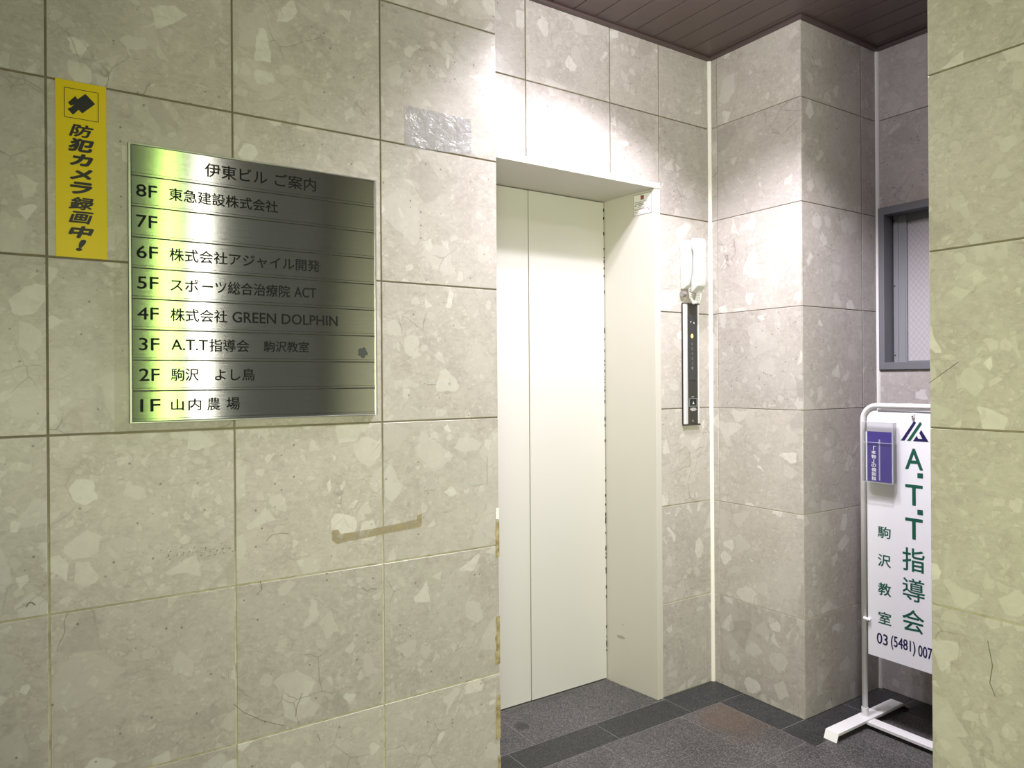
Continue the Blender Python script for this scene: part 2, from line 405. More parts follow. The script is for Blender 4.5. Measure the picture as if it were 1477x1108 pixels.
# pillar: front face, side face
bm, lay = slabs('w', [(2.107, EY, c, d) for c, d in zip(rowsE, rowsE[1:])] + [(PY, 2.107, c, d) for c, d in zip(rowsE, rowsE[1:])], 'x-', PX, 0, None, (.0024,)*4)
bm2, _ = slabs('w', [(a, b, c, d, 0, (.007 if a == PX else .006, .006, .003, .003)) for a, b in ((PX, 2.869), (2.869, WX)) for c, d in zip(rowsE, rowsE[1:])], 'y-', PY, 0, None, (.0030,)*4)
tmp = bpy.data.meshes.new('t'); bm2.to_mesh(tmp); bm2.free(); bm.from_mesh(tmp); bpy.data.meshes.remove(tmp)
box(bm, PX+.0022, 3.18, PY+.0022, 2.56, 0, CEIL, 1)
struct(finish('pillar', bm, [M['marble'], M['grout']]))
# window wall
WZ0, WZ1, WY0, WY1 = .0302+FZ, .7065+FZ, .92, 1.692
rects = []
for a, b in ((1.301, PY), (.901, 1.301), (.501, .901), (.101, .501), (-.299, .101), (-.6, -.299)):
    for c, d in zip(rowsE, rowsE[1:]):
        if b > WY0 and d > WZ0 and c < WZ1:
            if c < WZ0: rects.append((a, b, c, WZ0))
            if d > WZ1: rects.append((a, b, WZ1, d))
            if b == PY: pass
            if a < WY0 < b: rects.append((a, WY0, max(c, WZ0), min(d, WZ1)))
            if b == PY: rects.append((WY1, PY, max(c, WZ0), min(d, WZ1), 0, 0.0))
        else: rects.append((a, b, c, d))
bm, _ = slabs('w', rects, 'x-', WX, 0, None, (.0030,)*4)
x0, x1 = WX+.0022, 3.18
box(bm, x0, x1, -.6, PY, 0, WZ0, 1); box(bm, x0, x1, -.6, PY, WZ1, CEIL, 1)
box(bm, x0, x1, -.6, WY0, WZ0, WZ1, 1); box(bm, x0, x1, WY1, PY, WZ0, WZ1, 1)
struct(finish('wall_right', bm, [M['marble'], M['grout']]))
# front column at the right edge of the opening
bm, _ = slabs('w', [(a, b, c, d) for a, b in ((.456, .8562), (.056, .456), (-.344, .056), (-.744, -.344), (-1.2, -.744)) for c, d in zip(rowsC, rowsC[1:])], 'x-', CX_, 0, None, (.0042,)*4)
box(bm, CX_+.0022, 1.95, -1.2, .8545, 0, CEIL, 1)
struct(finish('wall_front', bm, [M['marble'], M['grout']]))

wf = bpy.data.objects['wall_front']
CRACKS = ([(.8561, 1.2911), (.8288, 1.3114), (.808, 1.3266), (.792, 1.3385)], [(.7373, .7389), (.7282, .6898), (.7338, .651), (.7233, .6251)])
# ------------------------------------------------------------------ floor
R = []
J = .0025
def fl(a0, a1, b0, b1, m, g=J): R.append((a0, a1, b0, b1, m, g))
fl(1.10, 1.508, 2.130, 2.412, 0); fl(1.508, 2.156, 2.130, 2.412, 0)
for a, b in ((1.0, 1.39), (1.39, 1.784), (1.784, 2.157)): fl(a, b, 1.988, 2.130, 1)
fl(2.157, PX+.03, 1.988, 2.1465, 1)
fl(2.3175, PX+.03, 1.7045, 1.988, 1)
fl(2.3175, 2.711, 1.558, 1.7045, 1); fl(2.711, WX+.03, 1.558, 1.7045, 1)
fl(2.84, WX+.03, .9, 1.558, 1); fl(2.84, WX+.03, -.6, .9, 1)
xs = [-2.36, -2.0, -1.6, -1.2, -.8, -.4, 0, .4, .8, 1.30, 1.70, 2.0975]
ys = [-2.4, -2.0, -1.6, -1.205, -.805, -.405, -.005, .395, .79, 1.19, 1.595, 1.988]
for a, b in zip(xs, xs[1:]):
    for c, d in zip(ys, ys[1:]): fl(a, b, c, d, 0)
fl(2.0975, 2.3175, 1.595, 1.988, 0)
for c, d in zip(ys, ys[1:]):
    if d > 1.9: continue
    dd = 1.558 if d > 1.5 else d
    if d > 1.5:
        fl(2.0975, 2.3175, c, d, 0, (J, 0, J, J)); fl(2.3175, 2.5075, c, dd, 0, (0, J, J, J))
    else: fl(2.0975, 2.5075, c, d, 0)
    fl(2.5075, 2.84, c, dd, 0)
bm, _ = slabs('f', R, 'z+', 0.0, 0, None, bevel=.0005, relief=.0008)
box(bm, -2.36, 3.2, -2.4, 2.56, -.06, -.0007, 2)
struct(finish('floor', bm, [M['field'], M['band'], M['joint']]))

# ------------------------------------------------------------------ ceiling of long brown slats
bm = B(); p = .1026
k0 = -40
for k in range(-40, 14):
    a = 1.600 + p*k; b = a + p
    if a > WX: break
    prism(bm, [(a+.0022, CEIL+.001), (a+.0022, CEIL+.012), (b-.0022, CEIL+.012), (b-.0022, CEIL+.001), (b-.0035, CEIL), (a+.0035, CEIL)], 1, -.7, 2.3, 0) if b < 2.56 or True else None
box(bm, -2.55, 3.2, -.7, 2.56, CEIL+.011, CEIL+.07, 1)
struct(obj('ceiling', bm, [M['ceil'], M['ceil_gap']]))
def ctrim(name, poly_axis, poly, a, b):
    bm = B(); prism(bm, poly, poly_axis, a, b); return struct(obj(name, bm, M['ceil_trim'], bevel=.001))
q = CEIL
ctrim('trim_1', 0, [(EY-.018, q-.001), (EY-.018, q-.012), (EY+.001, q-.012), (EY+.001, q-.001)], 1.231, PX-.019)
ctrim('trim_2', 1, [(PX-.018, q-.001), (PX-.018, q-.012), (PX+.001, q-.012), (PX+.001, q-.001)], PY-.018, EY+.001)
ctrim('trim_3', 0, [(PY-.018, q-.001), (PY-.018, q-.012), (PY+.001, q-.012), (PY+.001, q-.001)], PX+.0015, WX-.019)
ctrim('trim_4', 1, [(WX-.018, q-.001), (WX-.018, q-.012), (WX+.001, q-.012), (WX+.001, q-.001)], -.59, PY-.0005)
# white beads in the two inside corners, down to the floor
def bead(name, x, y, w, z0=.0):
    bm = B()
    prism(bm, [(x+.001, y+.001), (x-w, y+.001), (x-w*.92, y-w*.38), (x-w*.55, y-w*.8), (x-w*.1, y-w*.98), (x+.001, y-w)], 2, z0, CEIL-.012)
    return struct(obj(name, bm, M['caulk'], smooth=True))
bead('trim_5', PX, EY, .011); bead('trim_6', WX, PY, .011)

# ------------------------------------------------------------------ lift door
dr = bpy.data.objects.new('door_1', None); C.objects.link(dr); dr.location = (1.69, EY, 0); struct(dr)
bm = B()
fy, by = EY-.006, 2.412
prism(bm, [(2.156, fy), (2.1255, fy), (2.0935, by), (2.0935, by+.03), (2.156, by+.03)], 2, 0.0, 2.079)
prism(bm, [(1.222, fy), (1.2525, fy), (1.2845, by), (1.2845, by+.03), (1.222, by+.03)], 2, 0.0, 2.079)
prism(bm, [(fy, 2.106), (fy, 2.0805), (by, 2.0745), (by+.03, 2.0745), (by+.03, 2.106)], 0, 1.222, 2.156)
obj('door_frame', bm, M['cream'], dr, bevel=.0012)
bm = B(); box(bm, 1.288, 1.6895, by+.003, by+.03, .008, 2.071); obj('door_panel', bm, M['door'], dr, bevel=.0015)
bm = B(); box(bm, 1.6925, 2.0895, by+.001, by+.03, .008, 2.071); obj('door_panel', bm, M['door'], dr, bevel=.0015)
bm = B(); box(bm, 1.30, 2.09, by-.006, by+.03, -.003, .003); obj('door_sill', bm, M['sill'], dr)
# chipped black edge along the jamb
bm = B(); random.seed(3)
for k in range(60):
    z = random.uniform(.1, 2.07); box(bm, 2.0875-random.uniform(0, .0015), 2.0905, by-.0006, by+.002, z, z+random.uniform(.003, .014))
obj('chipped_edge', bm, M['dark'], dr)
# scuffs on the jamb
jn = Vector((-(by-fy), -.032, 0)).normalized(); ju = Vector((-(.032), (by-fy), 0)).normalized()  # along the jamb, away from the camera
JF = ((2.1255, fy, 0), -ju, (0, 0, 1), jn)   # u grows towards the lobby edge
M['scuff'] = plain('grey_scuff', (.33, .32, .27), .6)
polys('scuff', [blob(-.195, .205, .022, .006), blob(-.185, .26, .004, .003)], M['scuff'], JF, dr)

# inspection label on the jamb
lab = thing('inspection_label', 'small white printed label with brown emblem on the cream lift jamb', 'label', (2.1215, 2.18, 1.98))
bm = B(); o_, u, v, nn = [Vector(q_) for q_ in JF]
def jslab(bm, u0, u1, v0, v1, h0, h1):
    vs = [bm.verts.new(o_ + u*a + v*b + nn*h) for h in (h0, h1) for a, b in ((u0, v0), (u1, v0), (u1, v1), (u0, v1))]
    for idx in ((0,3,2,1),(4,5,6,7),(0,1,5,4),(1,2,6,5),(2,3,7,6),(3,0,4,7)): bm.faces.new([vs[i] for i in idx])
jslab(bm, -.110, -.016, 1.9835, 2.0700, 0, .0008); obj('label_backing', bm, M['label_edge'], lab)
bm = B(); jslab(bm, -.1075, -.0185, 1.986, 2.0675, .0005, .0012); obj('label_face', bm, M['label'], lab)
def bars(name, lst, mat, th): polys(name, [[(a, c), (b, c), (b, d), (a, d)] for a, b, c, d in lst], mat, JF, lab, th)
bars('emblem', [(-.071, -.054, 2.0455, 2.063)], M['print_brown'], .0016)
bars('emblem_center', [(-.066, -.059, 2.048, 2.056)], M['print_rose'], .0019)
bars('fine_print', [(-.104, -.066, 2.036, 2.039), (-.062, -.03, 2.0365, 2.0385), (-.098, -.060, 2.0285, 2.0325), (-.082, -.052, 2.022, 2.0255), (-.104, -.094, 2.021, 2.027), (-.088, -.040, 2.0155, 2.0175), (-.104, -.096, 2.0095, 2.0125), (-.078, -.05, 2.0095, 2.012), (-.104, -.088, 1.996, 1.998), (-.1, -.06, 1.990, 1.992), (-.032, -.024, 1.996, 2.0045)], M['print_grey'], .0016)
bars('rose_rule', [(-.104, -.024, 2.0062, 2.0082)], M['print_rose'], .0016)

# ------------------------------------------------------------------ window
wn = bpy.data.objects.new('window_1', None); C.objects.link(wn); wn.location = (WX, 1.31, WZ0); struct(wn)
fw_ = .0245; xo, xi = WX-.010, WX+.075
bm = B()
box(bm, xo, xi, WY1-fw_, WY1-.0005, WZ0+.0005, WZ1-.0005); box(bm, xo, xi, WY0+.0005, WY0+fw_, WZ0+.0005, WZ1-.0005)
box(bm, xo, xi, WY0+fw_, WY1-fw_, WZ1-.031, WZ1-.0005); box(bm, xo, xi, WY0+fw_, WY1-fw_, WZ0+.0005, WZ0+.031)
obj('window_frame', bm, M['alu'], wn, bevel=.0012)
sx0, sx1 = WX+.056, WX+.082
y1, y0, z0, z1 = WY1-fw_-.003, WY0+fw_+.003, WZ0+.031, WZ1-.031
bm = B()
box(bm, sx0, sx1, y1-.056, y1, z0, z1); obj('sash_stile', bm, M['alu_light'], wn, bevel=.002)
bm = B(); box(bm, sx0-.004, sx0, y1-.022, y1-.005, z0, z1); box(bm, sx0-.003, sx0, y1-.052, y1-.046, z0, z1); obj('sash_bead', bm, M['alu_light'], wn, bevel=.001)
bm = B(); box(bm, sx0, sx1, y0, y0+.056, z0, z1); obj('sash_stile', bm, M['alu_light'], wn, bevel=.002)
bm = B(); box(bm, sx0+.001, sx1, y0+.056, y1-.056, z1-.030, z1); obj('sash_rail', bm, M['alu'], wn, bevel=.0015)
bm = B(); box(bm, sx0+.001, sx1, y0+.056, y1-.056, z0, z0+.006); obj('sash_rail', bm, M['alu'], wn, bevel=.0015)
bm = B(); box(bm, sx0+.010, sx0+.017, y0+.056, y1-.056, z0+.006, z1-.030); obj('window_pane', bm, M['glass'], wn)
for zz in (z1-.02, z0+.32, z0+.03):
    bm = B(); tube(bm, [(sx0-.0055, y1-.008, zz), (sx0+.001, y1-.008, zz)], .003, 10); obj('sash_screw', bm, M['dark'], wn)
bm = B(); box(bm, xi, xi+.03, WY0, WY1, WZ0, WZ1); obj('window_back', bm, M['alu'], wn)

# ------------------------------------------------------------------ wall marks on the left wall
LF = ((0, LY-.0004, 0), (1, 0, 0), (0, 0, 1), (0, -1, 0))
random.seed(11)
def ragged(x0, x1, z0, z1, n=9, j=.0035):
    L = [(x0 + random.uniform(-j, j), z0 + (z1-z0)*k/n) for k in range(n+1)]
    return [(x1, z0)] + [(x1, z1)] + list(reversed(L))
for x0, z0, z1 in ((1.2165, .752, .866), (1.2145, .4175, .566), (1.2150, .184, .320), (1.2160, .02, .13)):
    polys('tape_residue', [ragged(x0, 1.2292, z0, z1)], M['residue'], LF, wl, .0007)
polys('tape_scrap', [ragged(1.217, 1.2285, .870, .905, 5, .001)], M['label'], LF, wl, .0007)
polys('glue_stain', [[(.690, .899), (.690, .872), (.704, .860), (.86, .872), (.955, .877), (.962, .888), (.960, .916), (.946, .912), (.944, .901), (.90, .896), (.80, .889), (.715, .886), (.706, .899)]], M['glue'], LF, wl, .0004)
polys('grey_scrape', [[(.971, .982), (1.010, .983), (1.010, .991), (.971, .99)], [(1.135, .981), (1.173, .985), (1.172, .989), (1.136, .988)], [(1.186, .985), (1.190, .985), (1.190, 1.068), (1.187, 1.07)], [(.982, 1.294), (1.012, 1.294), (1.012, 1.301), (.982, 1.30)]], M['wear'], LF, wl, .0004)
def stroke(pts, w):
    out = []
    for (a, b), (c, d) in zip(pts, pts[1:]):
        L = math.hypot(c-a, d-b); nx, ny = -(d-b)/L*w/2, (c-a)/L*w/2
        out.append([(a+nx, b+ny), (c+nx, d+ny), (c-nx, d-ny), (a-nx, b-ny)])
    return out
M['scratch'] = plain('dark_scratch', (.15, .14, .11), .7)
for pts, w in (([(.4302, .4906), (.4553, .4631), (.5035, .4291), (.5567, .4023)], .0011), ([(.6049, .476), (.5899, .4429), (.586, .4182)], .0011), ([(.6435, .3584), (.6529, .3353)], .0012), ([(.5137, .8933), (.5279, .9059), (.553, .9082), (.571, .9042)], .0010),
               ([(.4972, .7918), (.5023, .7695), (.4883, .7575)], .0014), ([(-.0039, .8134), (0, .8218), (.0064, .8222), (.0127, .815)], .0022), ([(.7742, .7285), (.7905, .7161), (.803, .7218), (.8175, .7175)], .0016)):
    polys('wall_scratch', stroke(pts, w), M['scratch'], LF, wl, .0004)
random.seed(21)
for pts in CRACKS:
    polys('hairline_crack', stroke([(-a, b) for a, b in pts], .0013), M['scratch'], ((CX_-.0004, 0, 0), (0, -1, 0), (0, 0, 1), (-1, 0, 0)), wf, .0004)
polys('dirt_specks', [blob(random.uniform(.27, .445), .884+random.gauss(0, .006), random.uniform(.0006, .0019), random.uniform(.0005, .0013), 7, k) for k in range(70)], M['scratch'], LF, wl, .0004)
o = polys('clear_tape', [[(.9142, 1.986), (.96, 1.985), (1.05, 1.989), (1.1386, 1.996), (1.1395, 2.05), (1.138, 2.1036), (1.02, 2.1045), (.9142, 2.1039)]], M['film'], LF, None, .0006)
tag(o, 'clear wrinkled plastic film stuck on the marble between steel directory and lift', 'tape')

# ------------------------------------------------------------------ yellow security sticker
ys_ = thing('warning_sticker', 'tall yellow sticker with black camera icon and Japanese lettering left of the steel directory', 'sticker', (.1067, LY, 1.59))
bm = B(); box(bm, .0562, .1568, LY-.0016, LY+.0004, 1.590, 1.990); obj('vinyl_sheet', bm, M['yellow'], ys_, bevel=.0004)
YF = ((0, LY-.0016, 0), (1, 0, 0), (0, 0, 1), (0, -1, 0))
ic = [(.1151, 1.9657), (.1342, 1.9461), (.1087, 1.9197), (.1013, 1.9266), (.0904, 1.9132), (.0796, 1.9246), (.0878, 1.9303), (.0933, 1.9372), (.0864, 1.9328), (.0806, 1.939), (.0951, 1.9567), (.0995, 1.9499)]
polys('camera_icon', [ic], M['black'], YF, ys_)
a0, a1, b0, b1, t = .0732, .1410, 1.9053, 1.9733, .0013
polys('icon_border', [[(a0, b0), (a1, b0), (a1, b0+t), (a0, b0+t)], [(a0, b1-t), (a1, b1-t), (a1, b1), (a0, b1)], [(a0, b0+t), (a0+t, b0+t), (a0+t, b1-t), (a0, b1-t)], [(a1-t, b0+t), (a1, b0+t), (a1, b1-t), (a1-t, b1-t)]], M['black'], YF, ys_)
for ch, x0, x1, zc, h in (('防', .0822, .131, 1.8793, .0294), ('犯', .0813, .1308, 1.8463, .0295), ('カ', .0837, .1291, 1.8129, .0269), ('メ', .0835, .1279, 1.78, .0250), ('ラ', .0839, .1272, 1.7485, .0270),
                          ('録', .0808, .13, 1.7138, .0295), ('画', .0806, .1298, 1.6818, .0280), ('中', .0804, .1296, 1.6487, .0270), ('!', .0949, .1138, 1.6186, .0256)):
    text('bold_lettering', ch, M['black'], YF, x0+.0012, x1-.0012, zc-h/2+.001, zc+h/2-.001, ys_, shear=.22, thick=.0006, spread=.0013 if ch in '録画防' else .0022)

# ------------------------------------------------------------------ steel floor directory
BX0, BX1, BZ0, BZ1 = .1992, .8175, 1.2094, 1.8677
dy = LY-.015
ds = thing('directory_sign', 'brushed steel building directory with engraved floor numbers beside the yellow sticker', 'sign', (.508, LY, BZ0))
def with_uv(o):
    me = o.data; uv = me.uv_layers.new(name='UVMap')
    for lp in me.loops:
        co = me.vertices[lp.vertex_index].co; uv.data[lp.index].uv = (co.x, co.z)
    return o
bm = B()
box(bm, BX0+.002, BX1-.002, dy+.004, LY+.0004, BZ0+.002, BZ1-.002)
obj('back_plate', bm, M['bronze'], ds)
bm = B()
e = .0055
for a in ((BX0, BX0+e, BZ0, BZ1), (BX1-e, BX1, BZ0, BZ1), (BX0+e, BX1-e, BZ1-.0035, BZ1), (BX0+e, BX1-e, BZ0, BZ0+.0035)):
    box(bm, a[0], a[1], dy-.001, dy+.010, a[2], a[3])
with_uv(obj('sign_frame', bm, M['steel_frame'], ds, bevel=.0007))
divs = [1.8642, 1.7921, 1.7193, 1.6459, 1.5718, 1.4991, 1.4271, 1.3563, 1.2856, 1.2129]
divs = [1.8642 - (1.8642-1.2129)*k/9 for k in range(10)]
rows = [(('伊東ビル', .3673, .5185, .034), ('ご案内', .5374, .6466, .034)),
        (('8F', .2156, .2608, .029), ('東急建設株式会社', .286, .5452, .030)),
        (('7F', .2156, .2608, .029),),
        (('6F', .2156, .262, .029), ('株式会社アジャイル開発', .286, .6549, .031)),
        (('5F', .2168, .2626, .029), ('スポ', .2878, .3508, .030), ('ーツ総合治療院', .3591, .5750, .031), ('ACT', .5860, .6451, .026)),
        (('4F', .2168, .2626, .029), ('株式会社', .2878, .4184, .031), ('GREEN DOLPHIN', .4302, .7038, .0265)),
        (('3F', .2197, .2638, .029), ('A.T.T', .2891, .3720, .0255), ('指導会', .3750, .4704, .031), ('駒沢教室', .5067, .6242, .028)),
        (('2F', .2197, .2638, .029), ('駒沢', .2878, .3508, .030), ('よし鳥', .3878, .484, .030)),
        (('1F', .2214, .265, .029), ('山', .2878, .3160, .027), ('内', .3265, .3560, .029), ('農', .3690, .3995, .031), ('場', .4145, .4469, .031))]
SF = ((0, dy, 0), (1, 0, 0), (0, 0, 1), (0, -1, 0))
for k, row in enumerate(rows):
    zt, zb = divs[k], divs[k+1]
    bm = B(); box(bm, BX0+e+.0008, BX1-e-.0008, dy, dy+.009, zb+.0009, zt-.0009)
    st = with_uv(obj('name_strip', bm, M['steel'], ds, bevel=.0008))
    bm = B(); zz = zb+.0062; box(bm, BX0+e+.001, BX1-e-.001, dy-.0003, dy+.001, zz, zz+.0007)
    obj('strip_groove', bm, M['engrave'], st)
    zc = (zt+zb)/2 + (.001 if k == 0 else .002)
    for j, (s_, x0, x1, h) in enumerate(row):
        text('floor_number' if k and j == 0 else 'engraved_lettering', s_, M['engrave'], SF, x0+.0004, x1-.0004, zc-h/2, zc+h/2, st, spread=.00042)
    if k == 6:
        polys('smudge', [blob(.775, zc-.012, .013, .014, 16, .5)], plain('grey_smudge', (.04, .045, .04), .5), SF, st, .0004)

# ------------------------------------------------------------------ lift call panel
cp = thing('call_panel', 'slim black and silver lift call panel below the white phone', 'panel', (2.33, EY, FZ-.2))
z0, z1 = FZ-.1975, FZ+.3165
yb = EY+.0006
bm = B(); box(bm, 2.3075, 2.3690, EY-.008, yb, z0+.006, z1-.004); obj('faceplate', bm, M['bronze'], cp, bevel=.001)
bm = B(); prism(bm, [(2.2835, yb), (2.2835, EY-.010), (2.2860, EY-.0135), (2.3005, EY-.0135), (2.3075, EY-.0105), (2.3075, yb)], 2, z0+.006, z1-.004); obj('side_rail', bm, M['rail'], cp, bevel=.0008)
bm = B(); prism(bm, [(2.3690, yb), (2.3690, EY-.0105), (2.3745, EY-.012), (2.3775, EY-.010), (2.3775, yb)], 2, z0+.006, z1-.004); obj('side_rail', bm, M['rail'], cp, bevel=.0008)
bm = B(); box(bm, 2.2822, 2.3787, EY-.0145, yb, z0, z0+.006); obj('end_cap', bm, M['bronze'], cp, bevel=.001)
bm = B(); box(bm, 2.2822, 2.3787, EY-.0145, yb, z1-.004, z1); obj('end_cap', bm, M['bronze'], cp, bevel=.001)
bm = B(); box(bm, 2.2817, 2.2835, EY-.006, yb, z0+.006, z1-.004); obj('edge_strip', bm, M['dark'], cp)
PFZ = EY-.0095
bm = B(); prism(bm, [(2.3135, EY-.007), (2.3135, EY-.0095), (2.3515, EY-.0125), (2.3530, EY-.007)], 2, FZ-.006, FZ+.266); win = obj('indicator_window', bm, M['panel_black'], cp)
tl = Vector((2.3515-2.3135, -.003, 0)).normalized()
IF = ((2.3135, EY-.0096, 0), tl, (0, 0, 1), (tl.y, -tl.x, 0))
polys('down_arrow', [[(.0095, FZ+.2405), (.0160, FZ+.2405), (.01275, FZ+.2325)]], M['pale_mark'], IF, win, .0004)
polys('up_arrow', [[(.0265, FZ+.2310), (.0340, FZ+.2310), (.03025, FZ+.2395)]], M['pale_mark'], IF, win, .0004)
bm = B()
c_ = Vector((2.3135, EY-.0100, FZ+.178)) + tl*.0195
vs = []
for k in range(16):
    a = 2*math.pi*k/16; vs.append(bm.verts.new(c_ + tl*(.0062*math.cos(a)) + Vector((0, 0, .0088*math.sin(a)))))
bm.faces.new(vs); obj('lit_number_lamp', bm, M['amber'], win)
for k, d in enumerate('654321'):
    zc = FZ+.152-.0205*k-.006
    text('floor_digit', d, M['dim'], IF, .0155, .0235, zc-.006, zc+.006, win, thick=.0004)
bm = B(); 
for a in ((2.3125, 2.3640, FZ-.0875, FZ-.0835), (2.3125, 2.3640, FZ-.1195, FZ-.1155), (2.3125, 2.3170, FZ-.1155, FZ-.0875), (2.3595, 2.3640, FZ-.1155, FZ-.0875)):
    box(bm, a[0], a[1], EY-.0115, EY-.007, a[2], a[3])
obj('button_bezel', bm, M['alu'], cp, bevel=.0006)
bm = B(); box(bm, 2.3185, 2.3580, EY-.0105, EY-.007, FZ-.1145, FZ-.0885); bt = obj('call_button', bm, M['black'], cp, bevel=.001)
CF = ((0, EY-.0105, 0), (1, 0, 0), (0, 0, 1), (0, -1, 0))
polys('button_arrow', [[(2.3325, FZ-.1085), (2.3445, FZ-.1085), (2.3385, FZ-.0955)]], M['pale_mark'], CF, bt)
PF = ((0, EY-.008, 0), (1, 0, 0), (0, 0, 1), (0, -1, 0))
polys('pale_dash', [[(2.330, FZ-.0795), (2.345, FZ-.0795), (2.345, FZ-.0765), (2.330, FZ-.0765)]], M['wear'], PF, cp)
random.seed(5)
polys('worn_patch', [blob(2.340, FZ-.1300, .019, .0075, 22, 1.0)], M['wear'], PF, cp)
polys('scratch', [[(2.335, FZ-.178), (2.338, FZ-.184), (2.341, FZ-.182), (2.337, FZ-.172)]], M['wear'], PF, cp)

# ------------------------------------------------------------------ intercom phone above it
ph = thing('wall_phone', 'white wall telephone with curly cord above the lift call panel', 'telephone', (2.305, EY, FZ+.36))
bm = B()
prism(bm, [(yb, FZ+.372), (yb, FZ+.566), (EY-.012, FZ+.572), (EY-.048, FZ+.572), (EY-.052, FZ+.560), (EY-.050, FZ+.415), (EY-.040, FZ+.385), (EY-.02, FZ+.372)], 0, 2.276, 2.331)
obj('phone_base', bm, M['phone'], ph, bevel=.004, seg=3, smooth=True)
bm = B()   # handset: long slab with thicker ear and mouth ends
prism(bm, [(EY-.056, FZ+.578), (EY-.090, FZ+.574), (EY-.097, FZ+.555), (EY-.094, FZ+.48), (EY-.100, FZ+.425), (EY-.092, FZ+.378), (EY-.062, FZ+.352), (EY-.054, FZ+.358), (EY-.057, FZ+.415), (EY-.066, FZ+.435), (EY-.068, FZ+.52), (EY-.058, FZ+.535)], 0, 2.279, 2.328)
obj('handset', bm, M['phone'], ph, bevel=.005, seg=3, smooth=True)
bm = B(); tube(bm, [(2.272, EY-.012, FZ+.352), (2.290, EY-.012, FZ+.352)], .012, 16); tube(bm, [(2.282, EY-.012, FZ+.352), (2.282, yb, FZ+.352)], .007, 12); obj('cord_hook', bm, M['grey_knob'], ph, smooth=True)
bm = B(); pts = []
path = [Vector(q_) for q_ in ((2.300, EY-.030, FZ+.385), (2.298, EY-.034, FZ+.36), (2.300, EY-.036, FZ+.335), (2.308, EY-.040, FZ+.318), (2.314, EY-.044, FZ+.314), (2.318, EY-.050, FZ+.322), (2.316, EY-.060, FZ+.345), (2.312, EY-.068, FZ+.368))]
def along(path, t):
    f = t*(len(path)-1); i = min(int(f), len(path)-2); return path[i].lerp(path[i+1], f-i)
N = 420; turns = 26
for k in range(N+1):
    t = k/N; c = along(path, t); d = (along(path, min(1, t+.02))-along(path, max(0, t-.02))).normalized()
    s1 = d.cross(Vector((1, 0, 0))); s1 = s1.normalized() if s1.length > .1 else Vector((0, 1, 0)); s2 = d.cross(s1)
    a = 2*math.pi*turns*t; pts.append(c + (s1*math.cos(a)+s2*math.sin(a))*.0062)
tube(bm, pts, .0017, 6); obj('curly_cord', bm, M['cord'], ph)
bm = B(); tube(bm, [(2.318, EY-.046, FZ+.40), (2.322, EY-.050, FZ+.36), (2.325, EY-.050, FZ+.325), (2.329, EY-.054, FZ+.312), (2.331, EY-.060, FZ+.33), (2.328, EY-.066, FZ+.366)], .0030, 8); obj('straight_cord', bm, M['cord'], ph)

# ------------------------------------------------------------------ A.T.T sign stand
X0, Y0 = 2.6235, 1.556
ss = thing('sign_stand', 'white tube floor stand holding a white sign panel with green A.T.T lettering', 'sign', (X0, Y0, 0))
r = .0100; Yr = 1.130; zt = 1.2003
pts = [(X0, Y0, .030)]
R_ = .055
for k in range(0, 9):
    a = math.pi/2*k/8; pts.append((X0, Y0-R_+R_*math.cos(a), zt-R_+R_*math.sin(a)))
for k in range(0, 9):
    a = math.pi/2*k/8; pts.append((X0, Yr+R_-R_*math.sin(a), zt-R_+R_*math.cos(a)))
pts.append((X0, Yr, .030))
bm = B(); tube(bm, pts, r, 16); obj('tube_frame', bm, M['white'], ss)
bm = B(); tube(bm, [(X0, Y0-R_-.005, zt-.018), (X0, Yr+R_+.005, zt-.018)], .0045, 10); obj('top_rod', bm, M['alu_light'], ss)
def foot(y):
    bm = B(); w = .0255
    prof = [(2.394, .001), (2.4085, .0315), (2.8430, .0315), (2.8855, .001), (2.8800, .001), (2.8410, .0275), (2.4110, .0275), (2.3990, .001)]
    prism(bm, prof, 1, y-w, y+w)
    box(bm, 2.411, 2.841, y-w, y-w+.003, .0215, .0280); box(bm, 2.411, 2.841, y+w-.003, y+w, .0215, .0280)
    return bm
for y in (Y0-.003, Yr+.003):
    obj('foot', foot(y), M['white'], ss, bevel=.0008)
    bm = B(); tube(bm, [(X0, y if y < 1.4 else Y0, .0315), (X0, y if y < 1.4 else Y0, .062)], .0125, 16); obj('pole_socket', bm, M['white'], ss, smooth=True)
bm = B(); box(bm, 2.589, 2.638, Yr+.026, Y0-.026, .0215, .0265); box(bm, 2.589, 2.592, Yr+.026, Y0-.026, .016, .0215); obj('cross_bar', bm, M['white'], ss, bevel=.0008)
# panel with rounded top corners
bm = B(); pl = []
ya, yb2, za, zb_ = 1.5405, 1.1455, .2685, 1.1810
rc = .035
for k in range(9):
    a = math.pi/2*k/8; pl.append((ya-rc+rc*math.cos(a), zb_-rc+rc*math.sin(a)))
for k in range(9):
    a = math.pi/2*k/8; pl.append((yb2+rc-rc*math.sin(a), zb_-rc+rc*math.cos(a)))
pl += [(yb2, za), (ya, za)]
prism(bm, pl, 0, X0-.002, X0+.002)
pn = obj('sign_panel', bm, M['panel'], ss, bevel=.0004)
GF = ((X0-.002, 0, 0), (0, -1, 0), (0, 0, 1), (-1, 0, 0))
def sg(ch, ya_, yb_, zt_, zb2, mat='green', bold=.014): w = bold*.075; text('sign_lettering', ch, M[mat], GF, -ya_+w, -yb_-w, zb2+w, zt_-w, pn, spread=w)
def bar(name, ya_, yb_, zt_, zb2, mat='green'): polys(name, [[(-ya_, zb2), (-yb_, zb2), (-yb_, zt_), (-ya_, zt_)]], M[mat], GF, pn)
sg('A', 1.3975, 1.3345, 1.0512, .9755, bold=.018); bar('dot', 1.3544, 1.335, .9655, .9476)
sg('T', 1.3975, 1.3360, .9225, .8480, bold=.018); bar('dot', 1.3553, 1.3359, .8360, .8180)
